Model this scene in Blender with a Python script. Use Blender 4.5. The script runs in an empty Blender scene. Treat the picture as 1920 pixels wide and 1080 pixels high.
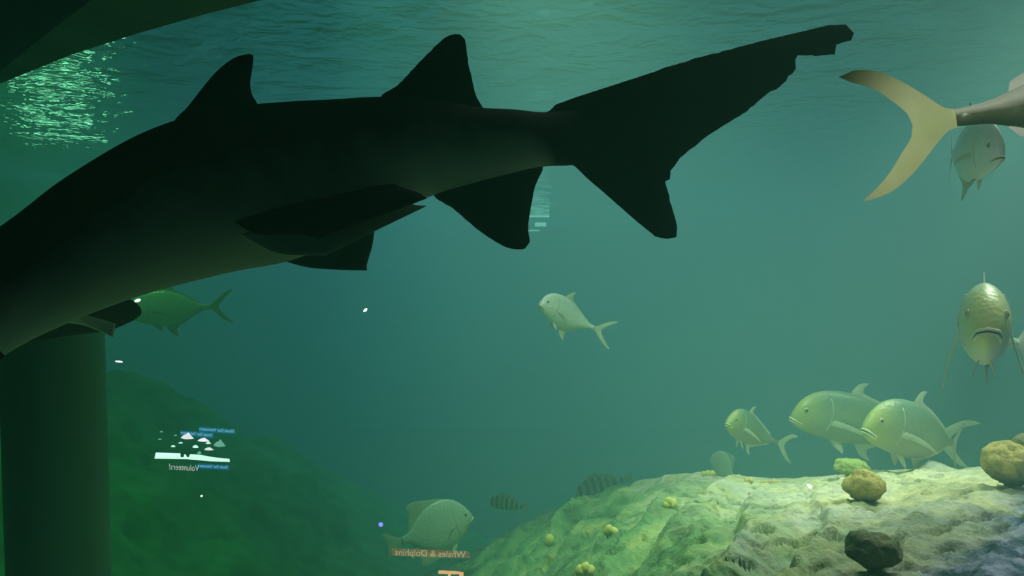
import bpy, bmesh, math, random
from mathutils import Vector, Matrix, noise
from mathutils.geometry import delaunay_2d_cdt

# ------------------------------------------------------------------ camera, light, exposure
S = bpy.context.scene
C = S.collection
F = 1450.0            # focal length in pixels of the 1920 wide frame
CZ = 1.6              # camera height (m); looks level along +Y through the acrylic of the tank
SURF = CZ + 1.75      # water surface height

def at(px, py, Y):
    return Vector(((px - 960) / F * Y, Y, CZ - (py - 540) / F * Y))

cam = bpy.data.cameras.new('camera')
cam.sensor_width = 36
cam.lens = 36 * F / 1920
cam.clip_start = 0.05
cam.clip_end = 200
co = bpy.data.objects.new('camera', cam)
co.location = (0, 0, CZ)
co.rotation_euler = (math.pi / 2, 0, 0)
C.objects.link(co)
S.camera = co

w = bpy.data.worlds.new('hall')
S.world = w
w.use_nodes = True
w.node_tree.nodes['Background'].inputs['Color'].default_value = (0.012, 0.03, 0.028, 1)
w.node_tree.nodes['Background'].inputs['Strength'].default_value = 0.35

S.view_settings.view_transform = 'Standard'
S.view_settings.look = 'None'
S.view_settings.gamma = 1
S.view_settings.exposure = 0.0
S.view_settings.use_curve_mapping = False
S.cycles.volume_bounces = 2
S.cycles.max_bounces = 8
S.cycles.diffuse_bounces = 3
S.cycles.glossy_bounces = 3
S.cycles.transparent_max_bounces = 12
S.cycles.caustics_reflective = False
S.cycles.caustics_refractive = False
S.cycles.sample_clamp_indirect = 3

def area(name, loc, size, power, col, aim=None, spread=math.pi):
    l = bpy.data.lights.new(name, 'AREA')
    l.shape = 'RECTANGLE'
    l.size, l.size_y = size
    l.energy = power
    l.color = col
    l.spread = spread
    o = bpy.data.objects.new(name, l)
    o.location = loc
    if aim is not None:
        o.rotation_euler = (Vector(aim) - Vector(loc)).to_track_quat('-Z', 'Y').to_euler()
    C.objects.link(o)
    return o

def spot(name, loc, aim, power, col, deg, blend=0.6, rad=0.15):
    l = bpy.data.lights.new(name, 'SPOT')
    l.energy = power
    l.color = col
    l.spot_size = math.radians(deg)
    l.spot_blend = blend
    l.shadow_soft_size = rad
    o = bpy.data.objects.new(name, l)
    o.location = loc
    o.rotation_euler = (Vector(aim) - Vector(loc)).to_track_quat('-Z', 'Y').to_euler()
    C.objects.link(o)
    return o

# lamps over the water beyond the gallery's overhang, plus added fill spots
area('lamp_bank', (1.2, 12.5, SURF + 2.2), (11, 9), 590, (0.62, 1.0, 1.42))
area('lamp_bank_far', (-4.5, 13.0, SURF + 2.2), (5, 8), 110, (0.45, 1.0, 1.3))
area('reef_bank', (2.7, 4.1, SURF + 1.9), (2.4, 1.8), 26, (0.92, 1.0, 0.84), (1.7, 3.2, 0.7), math.radians(70))
spot('reef_spot', (3.0, 3.7, CZ + 1.68), (1.5, 3.1, CZ - 1.0), 480, (0.96, 1.0, 0.84), 66, 0.8, 0.6)
spot('reef_spot_edge', (-0.2, 3.3, SURF + 1.0), (0.9, 4.15, 0.4), 800, (0.84, 1.0, 0.66), 55, 0.9, 0.3)
spot('spadefish_fill', (-0.7, 3.3, SURF + 0.8), (-0.5, 5.0, -0.1), 420, (0.45, 1.0, 0.62), 26, 0.9, 0.1)  # added fill, unseen, to brighten the disc-shaped fish
spot('green_spot', (-3.2, 5.0, SURF + 0.8), (-2.4, 4.6, -0.8), 220, (0.22, 1.0, 0.22), 62, 1.0, 0.2)
spot('belly_fill', (-1.35, 1.55, CZ - 1.3), (-0.65, 1.8, CZ), 7, (0.40, 1.0, 0.35), 75, 0.9, 0.1)  # added unseen uplight standing in for green bounce on the shark's belly
spot('front_fill', (0.0, -0.3, CZ + 0.62), (1.22, 1.57, CZ + 0.14), 105, (1.0, 1.0, 0.85), 30, 0.6, 0.04)  # added unseen light from the camera side for the yellow-tailed fish

# ------------------------------------------------------------------ helpers
def tag(o, label=None, cat=None, group=None, kind=None):
    if label: o['label'] = label
    if cat: o['category'] = cat
    if group: o['group'] = group
    if kind: o['kind'] = kind
    return o

def empty(name, loc=(0, 0, 0)):
    o = bpy.data.objects.new(name, None)
    o.empty_display_size = 0.1
    o.location = loc
    C.objects.link(o)
    return o

def link(name, me, mats, parent=None, smooth=True):
    o = bpy.data.objects.new(name, me)
    if not isinstance(mats, (list, tuple)): mats = [mats]
    for m in mats: me.materials.append(m)
    if smooth and len(me.polygons):
        me.polygons.foreach_set('use_smooth', [True] * len(me.polygons))
    C.objects.link(o)
    if parent is not None: o.parent = parent
    return o

def mesh(name, vs, fs, mats, parent=None, smooth=True):
    me = bpy.data.meshes.new(name)
    me.from_pydata([tuple(v) for v in vs], [], fs)
    me.update()
    return link(name, me, mats, parent, smooth)

class NT:
    def __init__(s, name):
        s.m = bpy.data.materials.new(name)
        s.m.use_nodes = True
        s.t = s.m.node_tree
        s.b = s.t.nodes['Principled BSDF']
        s.out = s.t.nodes['Material Output']
    def n(s, typ, **kw):
        nd = s.t.nodes.new(typ)
        for k, v in kw.items():
            if k in nd.inputs: nd.inputs[k].default_value = v
            else: setattr(nd, k, v)
        return nd
    def l(s, a, b): s.t.links.new(a, b)
    def coord(s, scale=(1, 1, 1), rot=(0, 0, 0), world=True):
        if world: src = s.n('ShaderNodeNewGeometry').outputs['Position']
        else: src = s.n('ShaderNodeTexCoord').outputs['Object']
        mp = s.n('ShaderNodeMapping')
        mp.inputs['Scale'].default_value = scale
        mp.inputs['Rotation'].default_value = rot
        s.l(src, mp.inputs['Vector'])
        return mp.outputs['Vector']
    def noise(s, vec, scale, detail=4, rough=0.55, dist=0.0):
        nd = s.n('ShaderNodeTexNoise')
        nd.inputs['Scale'].default_value = scale
        nd.inputs['Detail'].default_value = detail
        nd.inputs['Roughness'].default_value = rough
        nd.inputs['Distortion'].default_value = dist
        s.l(vec, nd.inputs['Vector'])
        return nd.outputs['Fac']
    def ramp(s, fac, stops):
        r = s.n('ShaderNodeValToRGB')
        e = r.color_ramp.elements
        while len(e) < len(stops): e.new(0.5)
        for k, (p, c) in enumerate(stops):
            e[k].position = p
            e[k].color = (*c, 1)
        s.l(fac, r.inputs['Fac'])
        return r.outputs['Color']
    def mix(s, fac, a, b, mode='MIX'):
        m = s.n('ShaderNodeMix', data_type='RGBA', blend_type=mode)
        for sock, v in ((m.inputs['Factor'], fac), (m.inputs['A'], a), (m.inputs['B'], b)):
            pass
        fa, ia, ib = m.inputs[0], m.inputs[6], m.inputs[7]
        for sock, v in ((fa, fac), (ia, a), (ib, b)):
            if isinstance(v, (int, float)): sock.default_value = v
            elif isinstance(v, tuple): sock.default_value = (*v, 1)
            else: s.l(v, sock)
        return m.outputs[2]
    def bump(s, h, dist=0.02, strength=0.6):
        b = s.n('ShaderNodeBump')
        b.inputs['Strength'].default_value = strength
        b.inputs['Distance'].default_value = dist
        s.l(h, b.inputs['Height'])
        s.l(b.outputs['Normal'], s.b.inputs['Normal'])
        return b
    def rough(s, v, spec=0.3):
        s.b.inputs['Roughness'].default_value = v
        s.b.inputs['Specular IOR Level'].default_value = spec

def noisy(name, c1, c2, scale, rough=0.7, spec=0.3, bump=0.0, world=False, stretch=(1, 1, 1), lo=0.35, hi=0.65):
    t = NT(name)
    f = t.noise(t.coord(stretch, world=world), scale)
    t.l(t.ramp(f, [(lo, c1), (hi, c2)]), t.b.inputs['Base Color'])
    t.rough(rough, spec)
    if bump: t.bump(f, bump)
    return t.m

def sm(a, b, x):
    t = max(0.0, min(1.0, (x - a) / (b - a)))
    return t * t * (3 - 2 * t)

def interp(tab, x):
    if x <= tab[0][0]: return tab[0][1]
    for (a, u), (b, v) in zip(tab, tab[1:]):
        if x <= b: return u + (v - u) * (x - a) / (b - a)
    return tab[-1][1]

def smooth_tab(tab, x):
    """Catmull-Rom through the (x, y) table"""
    n = len(tab)
    if x <= tab[0][0]: return tab[0][1]
    if x >= tab[-1][0]: return tab[-1][1]
    for i in range(n - 1):
        if x <= tab[i + 1][0]: break
    x0, y0 = tab[i]; x1, y1 = tab[i + 1]
    def slope(j):
        if j <= 0: return (tab[1][1] - tab[0][1]) / (tab[1][0] - tab[0][0])
        if j >= n - 1: return (tab[-1][1] - tab[-2][1]) / (tab[-1][0] - tab[-2][0])
        return (tab[j + 1][1] - tab[j - 1][1]) / (tab[j + 1][0] - tab[j - 1][0])
    h = x1 - x0
    t = (x - x0) / h
    return ((2 * t**3 - 3 * t * t + 1) * y0 + (t**3 - 2 * t * t + t) * h * slope(i)
            + (-2 * t**3 + 3 * t * t) * y1 + (t**3 - t * t) * h * slope(i + 1))

def smooth_line(pts, step):
    """resample a polyline with Catmull-Rom rounding"""
    out = []
    n = len(pts)
    for i in range(n - 1):
        p0 = pts[max(0, i - 1)]; p1 = pts[i]; p2 = pts[i + 1]; p3 = pts[min(n - 1, i + 2)]
        L = math.dist(p1, p2)
        k = max(1, int(L / step))
        for j in range(k):
            t = j / k
            out.append(tuple(0.5 * ((2 * b) + (c - a) * t + (2 * a - 5 * b + 4 * c - d) * t * t + (-a + 3 * b - 3 * c + d) * t**3)
                             for a, b, c, d in zip(p0, p1, p2, p3)))
    out.append(tuple(pts[-1]))
    return out

def plate(outline, thick, edge, grid, fn, nfn, rag=None):
    """a thin lens-shaped solid with the given closed 2D outline; fn(u, v) puts a point in 3D, nfn(u, v) is the unit normal there.
    Returns verts, faces."""
    n = len(outline)
    P = [Vector(p) for p in outline]
    xs = [p.x for p in P]; ys = [p.y for p in P]
    segs = [(P[i], P[(i + 1) % n]) for i in range(n)]
    def dist(q):
        m = 1e9
        for a, b in segs:
            ab = b - a; L = ab.length_squared
            t = 0 if L == 0 else max(0, min(1, (q - a).dot(ab) / L))
            d = (a + ab * t - q).length_squared
            if d < m: m = d
        return math.sqrt(m)
    def inside(q):
        c = False
        for a, b in segs:
            if (a.y > q.y) != (b.y > q.y) and q.x < (b.x - a.x) * (q.y - a.y) / (b.y - a.y) + a.x: c = not c
        return c
    pts = list(P); ds = [0.0] * n
    x = min(xs) + grid / 2; r = 0
    while x < max(xs):
        y = min(ys) + grid * (0.25 + 0.5 * (r % 2))
        while y < max(ys):
            q = Vector((x, y))
            if inside(q):
                d = dist(q)
                if d > grid * 0.4:
                    pts.append(q); ds.append(d)
            y += grid
        x += grid * 0.87; r += 1
    vs2, _, fs, ov, _, _ = delaunay_2d_cdt(pts, [], [list(range(n))], 1, 1e-9)
    dd = [0.0] * len(vs2)
    for i, o in enumerate(ov):
        if o: dd[i] = ds[o[0]]
    V = []; top = []; bot = []
    for i, q in enumerate(vs2):
        p = fn(q.x, q.y); nn = nfn(q.x, q.y)
        t = thick * min(1.0, dd[i] / edge) ** 0.7 + 0.0002
        top.append(len(V)); V.append(p + nn * t)
        bot.append(len(V)); V.append(p - nn * t)
    faces = []
    for f in fs:
        faces.append([top[i] for i in f])
        g = [bot[i] for i in reversed(f)]
        faces.append(g)
    return V, faces

def tube(pts, rads, seg=8, cap=True):
    vs, fs = [], []
    n = len(pts)
    P = [Vector(p) for p in pts]
    up = Vector((0, 0, 1))
    for i in range(n):
        d = (P[min(n - 1, i + 1)] - P[max(0, i - 1)]).normalized()
        a = d.cross(up)
        if a.length < 1e-3: a = d.cross(Vector((0, 1, 0)))
        a.normalize(); b = d.cross(a).normalized()
        r = rads[i] if isinstance(rads, (list, tuple)) else rads
        for k in range(seg):
            t = 2 * math.pi * k / seg
            vs.append(P[i] + (a * math.cos(t) + b * math.sin(t)) * r)
    for i in range(n - 1):
        for k in range(seg):
            fs.append((i * seg + k, i * seg + (k + 1) % seg, (i + 1) * seg + (k + 1) % seg, (i + 1) * seg + k))
    if cap:
        fs.append(tuple(range(seg))[::-1])
        fs.append(tuple(range((n - 1) * seg, n * seg)))
    return vs, fs

def ellipsoid(c, r, seg=14, rings=9):
    vs, fs = [], []
    for i in range(rings + 1):
        a = math.pi * i / rings
        for k in range(seg):
            t = 2 * math.pi * k / seg
            vs.append(Vector((c[0] + r[0] * math.sin(a) * math.cos(t), c[1] + r[1] * math.sin(a) * math.sin(t), c[2] + r[2] * math.cos(a))))
    for i in range(rings):
        for k in range(seg):
            fs.append((i * seg + k, i * seg + (k + 1) % seg, (i + 1) * seg + (k + 1) % seg, (i + 1) * seg + k))
    return vs, fs

def box(lo, hi):
    x0, y0, z0 = lo; x1, y1, z1 = hi
    vs = [(x0, y0, z0), (x1, y0, z0), (x1, y1, z0), (x0, y1, z0), (x0, y0, z1), (x1, y0, z1), (x1, y1, z1), (x0, y1, z1)]
    return vs, [(0, 3, 2, 1), (4, 5, 6, 7), (0, 1, 5, 4), (1, 2, 6, 5), (2, 3, 7, 6), (3, 0, 4, 7)]

# ------------------------------------------------------------------ materials of the setting
def wall_material(name, a, b, c, scale=0.9):
    t = NT(name)
    v = t.coord()
    f = t.noise(v, scale, 6, 0.6, 0.6)
    g = t.noise(v, scale * 5, 4)
    col = t.ramp(f, [(0.30, a), (0.52, b), (0.72, c)])
    t.l(t.mix(0.35, col, t.ramp(g, [(0.35, a), (0.62, c)])), t.b.inputs['Base Color'])
    t.rough(0.95, 0.1)
    t.bump(g, 0.04, 0.5)
    return t.m

M_algae = wall_material('algae_concrete', (0.02, 0.16, 0.035), (0.05, 0.30, 0.07), (0.10, 0.42, 0.12), 1.3)
M_wall = wall_material('tank_wall', (0.04, 0.14, 0.12), (0.06, 0.2, 0.17), (0.09, 0.25, 0.2), 0.5)
M_gravel = wall_material('tank_floor', (0.03, 0.09, 0.05), (0.05, 0.14, 0.07), (0.09, 0.18, 0.1), 2.5)

def water_material():
    t = NT('water')
    t.t.nodes.remove(t.b)
    a = t.n('ShaderNodeVolumeScatter')
    a.inputs['Color'].default_value = (0.50, 1.0, 0.93, 1)
    a.inputs['Density'].default_value = 0.10
    a.inputs['Anisotropy'].default_value = 0.15
    b = t.n('ShaderNodeVolumeAbsorption')
    b.inputs['Color'].default_value = (0.0, 0.78, 0.62, 1)
    b.inputs['Density'].default_value = 0.10
    s = t.n('ShaderNodeAddShader')
    t.l(a.outputs[0], s.inputs[0]); t.l(b.outputs[0], s.inputs[1])
    t.l(s.outputs[0], t.out.inputs['Volume'])
    return t.m

def surface_material():
    t = NT('water_surface')
    t.t.nodes.remove(t.b)
    fr = t.n('ShaderNodeFresnel')
    fr.inputs['IOR'].default_value = 1.333
    gl = t.n('ShaderNodeBsdfGlossy')
    gl.inputs['Roughness'].default_value = 0.06
    gl.inputs['Color'].default_value = (0.95, 1, 1, 1)
    tr = t.n('ShaderNodeBsdfTransparent')
    v = t.coord((1.0, 1.0, 1.0), (0, 0, 0.3))
    f = t.noise(v, 1.9, 3, 0.5, 0.4)
    g = t.noise(v, 7.0, 2, 0.5, 0.3)
    add = t.n('ShaderNodeMath', operation='MULTIPLY_ADD')
    t.l(g, add.inputs[0]); add.inputs[1].default_value = 0.22; t.l(f, add.inputs[2])
    b = t.n('ShaderNodeBump')
    b.inputs['Strength'].default_value = 1.0
    b.inputs['Distance'].default_value = 0.11
    t.l(add.outputs[0], b.inputs['Height'])
    for nd in (fr, gl): t.l(b.outputs['Normal'], nd.inputs['Normal'])
    mx = t.n('ShaderNodeMixShader')
    t.l(fr.outputs[0], mx.inputs[0]); t.l(tr.outputs[0], mx.inputs[1]); t.l(gl.outputs[0], mx.inputs[2])
    t.l(mx.outputs[0], t.out.inputs['Surface'])
    return t.m

# ------------------------------------------------------------------ the setting
X0, X1, Y1, ZF = -7.0, 14.0, 19.0, -1.9
# water surface, seen from below
o = mesh('water_surface', [(X0, -0.4, SURF), (X1, -0.4, SURF), (X1, Y1, SURF), (X0, Y1, SURF)], [(0, 1, 2, 3)], surface_material(), smooth=False)
tag(o, 'rippled underside of the water surface across the top of the view', 'water surface', kind='structure')
# the water itself, a volume from wall to wall
v, f = box((X0 + 0.02, -0.5, ZF), (X1 - 0.02, Y1 - 0.02, SURF + 0.01))
o = mesh('tank_water', v, f, water_material(), smooth=False)
tag(o, 'hazy blue-green water filling the whole tank', 'water', kind='stuff')
# walls and floor
def relief(name, n1, n2, fn, amp, sc, mat):
    vs = []
    for j in range(n2 + 1):
        for i in range(n1 + 1):
            p, nn = fn(i / n1, j / n2)
            vs.append(p + nn * amp * noise.fractal(p * sc, 1.0, 2.0, 4))
    fs = [(j * (n1 + 1) + i, j * (n1 + 1) + i + 1, (j + 1) * (n1 + 1) + i + 1, (j + 1) * (n1 + 1) + i) for j in range(n2) for i in range(n1)]
    o = mesh(name, vs, fs, mat)
    o['kind'] = 'structure'
    return o
relief('wall_back', 60, 24, lambda u, v: (Vector((X0 + (X1 - X0) * u, Y1 + 0.3, ZF + (SURF + 0.6 - ZF) * v)), Vector((0, -1, 0))), 0.25, 0.6, M_wall)
relief('wall_right', 50, 24, lambda u, v: (Vector((X1 + 0.3, 19.4 * u, ZF + (SURF + 0.6 - ZF) * v)), Vector((-1, 0, 0))), 0.25, 0.6, M_wall)
relief('wall_left', 30, 24, lambda u, v: (Vector((X0 - 0.3, 19.4 * u, ZF + (SURF + 0.6 - ZF) * v)), Vector((1, 0, 0))), 0.25, 0.6, M_wall)
relief('floor', 80, 80, lambda u, v: (Vector((X0 + (X1 - X0) * u, -0.3 + (Y1 + 0.3) * v, ZF - 0.3)), Vector((0, 0, 1))), 0.25, 0.5, M_gravel)
# ------------------------------------------------------------------ overhang of the viewing gallery, upper left
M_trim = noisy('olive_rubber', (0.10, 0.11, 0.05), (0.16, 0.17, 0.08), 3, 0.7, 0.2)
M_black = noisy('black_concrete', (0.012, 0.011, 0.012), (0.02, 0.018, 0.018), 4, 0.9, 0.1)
def slab(name, poly, z0, z1, mat, label):
    n = len(poly)
    vs = [(x, y, z0) for x, y in poly] + [(x, y, z1) for x, y in poly]
    fs = [tuple(range(n))[::-1], tuple(range(n, 2 * n))] + [(i, (i + 1) % n, n + (i + 1) % n, n + i) for i in range(n)]
    o = mesh(name, vs, fs, mat, smooth=False)
    tag(o, label, kind='structure')
    return o
def under(px, py, z):
    Y = (z - CZ) * F / (540 - py)
    p = at(px, py, Y)
    return (p.x, p.y)
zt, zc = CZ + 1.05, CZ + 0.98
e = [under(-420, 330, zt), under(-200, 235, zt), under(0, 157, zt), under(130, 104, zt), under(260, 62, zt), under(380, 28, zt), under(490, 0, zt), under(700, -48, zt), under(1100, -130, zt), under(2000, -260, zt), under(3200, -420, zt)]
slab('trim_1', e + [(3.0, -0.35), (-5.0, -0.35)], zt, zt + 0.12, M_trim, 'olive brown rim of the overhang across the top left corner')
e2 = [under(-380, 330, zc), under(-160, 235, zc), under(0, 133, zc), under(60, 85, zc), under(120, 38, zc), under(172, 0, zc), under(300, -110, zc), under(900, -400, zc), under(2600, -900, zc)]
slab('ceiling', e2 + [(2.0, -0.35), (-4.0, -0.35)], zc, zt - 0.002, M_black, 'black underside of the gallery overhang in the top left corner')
# ------------------------------------------------------------------ mullion pillar, lower left
M_pillar = noisy('pillar_algae', (0.12, 0.26, 0.13), (0.18, 0.42, 0.20), 2.0, 0.45, 0.4, stretch=(1, 1, 0.25))
pc = at(105, 700, 2.9)
vs, fs = [], []
NS = 40; H = [(-3.4, 1.02), (-2.4, 1.0), (-1.4, 0.98), (-0.8, 1.0), (-0.35, 1.0), (-0.16, 1.0), (-0.12, 0.9), (-0.12, 0.01)]
for z, k in H:
    for i in range(NS):
        a = 2 * math.pi * i / NS
        r = 0.175 * k * (1 + 0.03 * math.cos(4 * a))
        vs.append((pc.x + r * math.cos(a) - 0.03 * (CZ + z - 1), pc.y + r * math.sin(a), CZ + z))
for j in range(len(H) - 1):
    for i in range(NS):
        fs.append((j * NS + i, j * NS + (i + 1) % NS, (j + 1) * NS + (i + 1) % NS, (j + 1) * NS + i))
o = mesh('pillar', vs, fs, M_pillar)
tag(o, 'dark green round pillar standing in the lower left corner', 'pillar')

# ------------------------------------------------------------------ reef rock, lower right
def rock_material():
    t = NT('reef_rock')
    v = t.coord((1, 1, 1), (0, 0, -0.5))
    vs_ = t.coord((0.55, 1.6, 1), (0, 0, -0.9))
    f = t.noise(v, 1.7, 6, 0.6, 0.8)
    g = t.noise(vs_, 3.2, 5, 0.6, 0.5)
    h = t.noise(v, 14, 5, 0.65)
    base = t.ramp(f, [(0.30, (0.42, 0.48, 0.42)), (0.45, (0.60, 0.62, 0.46)), (0.58, (0.78, 0.76, 0.62)), (0.72, (0.72, 0.74, 0.74))])
    yel = t.ramp(g, [(0.35, (0.50, 0.50, 0.46)), (0.60, (0.56, 0.50, 0.18))])
    base = t.mix(0.5, base, yel)
    mot = t.ramp(t.noise(vs_, 9, 5, 0.7), [(0.36, (0.60, 0.68, 0.62)), (0.5, (1, 1, 1)), (0.66, (1.22, 1.16, 0.92))])
    base = t.mix(0.8, base, mot, 'MULTIPLY')
    # algae film towards the reef's left flank
    sx = t.n('ShaderNodeSeparateXYZ'); t.l(t.n('ShaderNodeNewGeometry').outputs['Position'], sx.inputs[0])
    ma = t.n('ShaderNodeMath', operation='MULTIPLY_ADD'); t.l(f, ma.inputs[0]); ma.inputs[1].default_value = 1.0; t.l(sx.outputs['X'], ma.inputs[2])
    mr = t.n('ShaderNodeMapRange'); mr.inputs['From Min'].default_value = 1.75; mr.inputs['From Max'].default_value = 1.15
    t.l(ma.outputs[0], mr.inputs['Value'])
    alg = t.ramp(t.noise(v, 4.5, 5, 0.65), [(0.33, (0.07, 0.15, 0.07)), (0.5, (0.17, 0.33, 0.14)), (0.68, (0.40, 0.48, 0.17))])
    base = t.mix(mr.outputs[0], base, alg)
    # dark bluish rock at the near right end, blue-purple light put into its colour
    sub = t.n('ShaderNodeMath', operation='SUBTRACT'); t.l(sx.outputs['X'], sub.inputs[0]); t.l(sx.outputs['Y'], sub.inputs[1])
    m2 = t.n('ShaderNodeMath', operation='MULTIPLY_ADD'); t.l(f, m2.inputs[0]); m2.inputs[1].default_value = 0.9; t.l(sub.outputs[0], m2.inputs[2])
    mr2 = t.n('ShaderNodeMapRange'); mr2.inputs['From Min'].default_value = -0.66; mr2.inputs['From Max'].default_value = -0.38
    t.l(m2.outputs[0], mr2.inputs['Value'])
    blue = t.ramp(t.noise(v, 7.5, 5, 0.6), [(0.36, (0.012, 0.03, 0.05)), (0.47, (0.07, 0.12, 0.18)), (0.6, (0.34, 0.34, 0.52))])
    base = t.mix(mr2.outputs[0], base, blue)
    dark = t.ramp(h, [(0.34, (0.45, 0.48, 0.45)), (0.46, (1, 1, 1))])
    base = t.mix(0.8, base, dark, 'MULTIPLY')
    t.l(base, t.b.inputs['Base Color'])
    t.rough(0.85, 0.2)
    t.bump(h, 0.03, 0.7)
    return t.m
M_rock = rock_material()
# profiles across the mound: (px, row near the frame's foot: py, Y) to crest (py, Y)
PX = [700, 880, 1000, 1100, 1200, 1300, 1400, 1500, 1600, 1750, 1920, 2200, 2600]
near = {700: (1180, 5.6), 880: (1090, 5.2), 1000: (1095, 4.2), 1100: (1095, 3.4), 1200: (1100, 2.9), 1300: (1100, 2.6), 1400: (1100, 2.4), 1500: (1100, 2.3),
        1600: (1100, 2.2), 1750: (1100, 2.1), 1920: (1100, 2.05), 2200: (1080, 1.95), 2600: (1060, 1.9)}
crest = {700: (1120, 7.2), 880: (1040, 6.8), 1000: (974, 6.3), 1100: (938, 5.8), 1200: (904, 5.3), 1300: (886, 4.8), 1400: (900, 4.5), 1500: (903, 4.3),
         1600: (897, 4.15), 1750: (888, 4.05), 1920: (884, 3.95), 2200: (880, 3.9), 2600: (870, 3.8)}
tn = [[(k, near[k][j]) for k in PX] for j in (0, 1)]
tc = [[(k, crest[k][j]) for k in PX] for j in (0, 1)]
NU, NV = 440, 400
def rock_point(u, v):
    """u across in pixels, v from 0 (behind the foot) through 1 (crest) to 2 (down the far side)"""
    a = at(u, smooth_tab(tn[0], u), smooth_tab(tn[1], u))
    b = at(u, smooth_tab(tc[0], u), smooth_tab(tc[1], u))
    if v < 0:
        p = a + (a - b) * (-v) * 0.7
        p.z -= 0.9 * v * v
    elif v <= 1:
        p = a.lerp(b, v)
        p.z += 0.10 * math.sin(math.pi * v) * 0.6 + 0.03 * v * v * v * 0
    else:
        d = v - 1
        p = b + Vector((0, 1.6 * d, -2.6 * d * d))
    return p
def rock_disp(p):
    q = Vector((p.x, p.y, 0))
    # broad ledges running from the near left up to the far right
    r = Vector((p.x * 0.80 - p.y * 0.60, (p.x * 0.6 + p.y * 0.8), 0))
    fl = sm(1.5, 0.55, p.x)
    dd = (p.x - 0.476) * 0.87 - (p.y - 3.0) * 0.49 + 0.05 * noise.noise(Vector((p.x * 3, p.y * 3, 4)))
    h0 = 0.06 * sm(-0.07, 0.05, dd) - 0.04
    tt = dd * 3.4 + 0.6 * noise.noise(Vector((p.x * 1.3, p.y * 1.3, 7)))
    fr = tt - math.floor(tt)
    saw = (1 - fr) * sm(0, 0.16, fr)
    h0 += (0.015 + 0.10 * fl) * (saw - 0.4)
    h = h0
    n1 = noise.fractal(Vector((r.x * 1.9, r.y * 0.75, 0.3)), 0.9, 2.1, 4)
    h += (0.022 + 0.07 * fl) * n1
    rg = 1 - abs(noise.noise(Vector((r.x * 2.7 + 3, r.y * 0.6, 1.7)))) * 2
    h += (0.0 + 0.06 * fl) * (rg * abs(rg) - 0.3)
    h += 0.020 * noise.fractal(Vector((r.x * 6, r.y * 3.0, 2)), 0.8, 2.2, 4)
    # small slots and pits
    c = noise.noise(Vector((p.x * 8 + p.y * 2, p.y * 22 - p.x * 7, 5)))
    h -= 0.040 * sm(0.24, 0.40, c)
    h += 0.07 * math.exp(-((p.x - 2.17) ** 2 + (p.y - 4.0) ** 2) / 0.006)
    h += 0.012 * noise.fractal(Vector((p.x * 22, p.y * 22, 0)), 0.8, 2.0, 3)
    return h
vs = []
for j in range(NV + 1):
    v = -0.8 + 2.6 * j / NV
    for i in range(NU + 1):
        u = 700 + 1900 * i / NU
        p = rock_point(u, v)
        p.z += rock_disp(p) * (1 if v < 0.9 else max(0.35, 1 - (v - 0.9) * 5))
        vs.append(p)
fs = [(j * (NU + 1) + i, j * (NU + 1) + i + 1, (j + 1) * (NU + 1) + i + 1, (j + 1) * (NU + 1) + i) for j in range(NV) for i in range(NU)]
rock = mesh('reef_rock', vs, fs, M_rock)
tag(rock, 'long pale weathered rock mound with pits and green algae, lower right', 'rock')

# ------------------------------------------------------------------ algae bank, lower left
BX = [-700, -300, 0, 200, 400, 600, 800, 1000]
bn = [(1250, 2.6), (1250, 2.8), (1250, 3.1), (1250, 3.4), (1260, 3.9), (1280, 4.5), (1300, 5.2), (1320, 6)]
bc = [(640, 6.0), (650, 6.2), (680, 6.6), (720, 7.4), (790, 8.4), (890, 9.4), (990, 10.2), (1040, 10.6)]
vs = []
NU, NV = 200, 160
for j in range(NV + 1):
    v = 1.5 * j / NV
    for i in range(NU + 1):
        u = -700 + 1700 * i / NU
        a = at(u, smooth_tab([(x, q[0]) for x, q in zip(BX, bn)], u), smooth_tab([(x, q[1]) for x, q in zip(BX, bn)], u))
        b = at(u, smooth_tab([(x, q[0]) for x, q in zip(BX, bc)], u), smooth_tab([(x, q[1]) for x, q in zip(BX, bc)], u))
        p = a.lerp(b, min(v, 1))
        if v > 1: p += Vector((0, 2.5 * (v - 1), -4 * (v - 1) ** 2))
        p.z += 0.22 * noise.fractal(p * 1.1, 0.9, 2.0, 5) + 0.05 * noise.fractal(p * 6, 0.9, 2.0, 3)
        vs.append(p)
fs = [(j * (NU + 1) + i, j * (NU + 1) + i + 1, (j + 1) * (NU + 1) + i + 1, (j + 1) * (NU + 1) + i) for j in range(NV) for i in range(NU)]
o = mesh('algae_bank', vs, fs, M_algae)
tag(o, 'green algae covered bank fading into the haze, lower left', 'rock')
# ------------------------------------------------------------------ shark
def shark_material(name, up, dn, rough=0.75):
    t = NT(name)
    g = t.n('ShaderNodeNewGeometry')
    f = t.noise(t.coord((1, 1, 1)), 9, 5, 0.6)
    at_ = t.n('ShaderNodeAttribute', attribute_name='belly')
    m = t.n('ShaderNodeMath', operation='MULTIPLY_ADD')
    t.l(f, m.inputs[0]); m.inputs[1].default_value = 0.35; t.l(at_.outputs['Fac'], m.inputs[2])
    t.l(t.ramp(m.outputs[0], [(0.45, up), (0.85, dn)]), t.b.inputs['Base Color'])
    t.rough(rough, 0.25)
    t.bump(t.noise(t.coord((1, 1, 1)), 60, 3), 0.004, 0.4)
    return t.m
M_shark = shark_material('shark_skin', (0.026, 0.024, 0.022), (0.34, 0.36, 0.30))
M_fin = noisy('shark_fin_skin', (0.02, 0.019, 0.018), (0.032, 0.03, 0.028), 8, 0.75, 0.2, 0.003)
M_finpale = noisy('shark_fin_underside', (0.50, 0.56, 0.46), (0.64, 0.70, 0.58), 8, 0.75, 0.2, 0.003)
M_pec = noisy('pectoral_skin', (0.22, 0.26, 0.18), (0.34, 0.38, 0.28), 6, 0.75, 0.2, 0.003)
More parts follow.
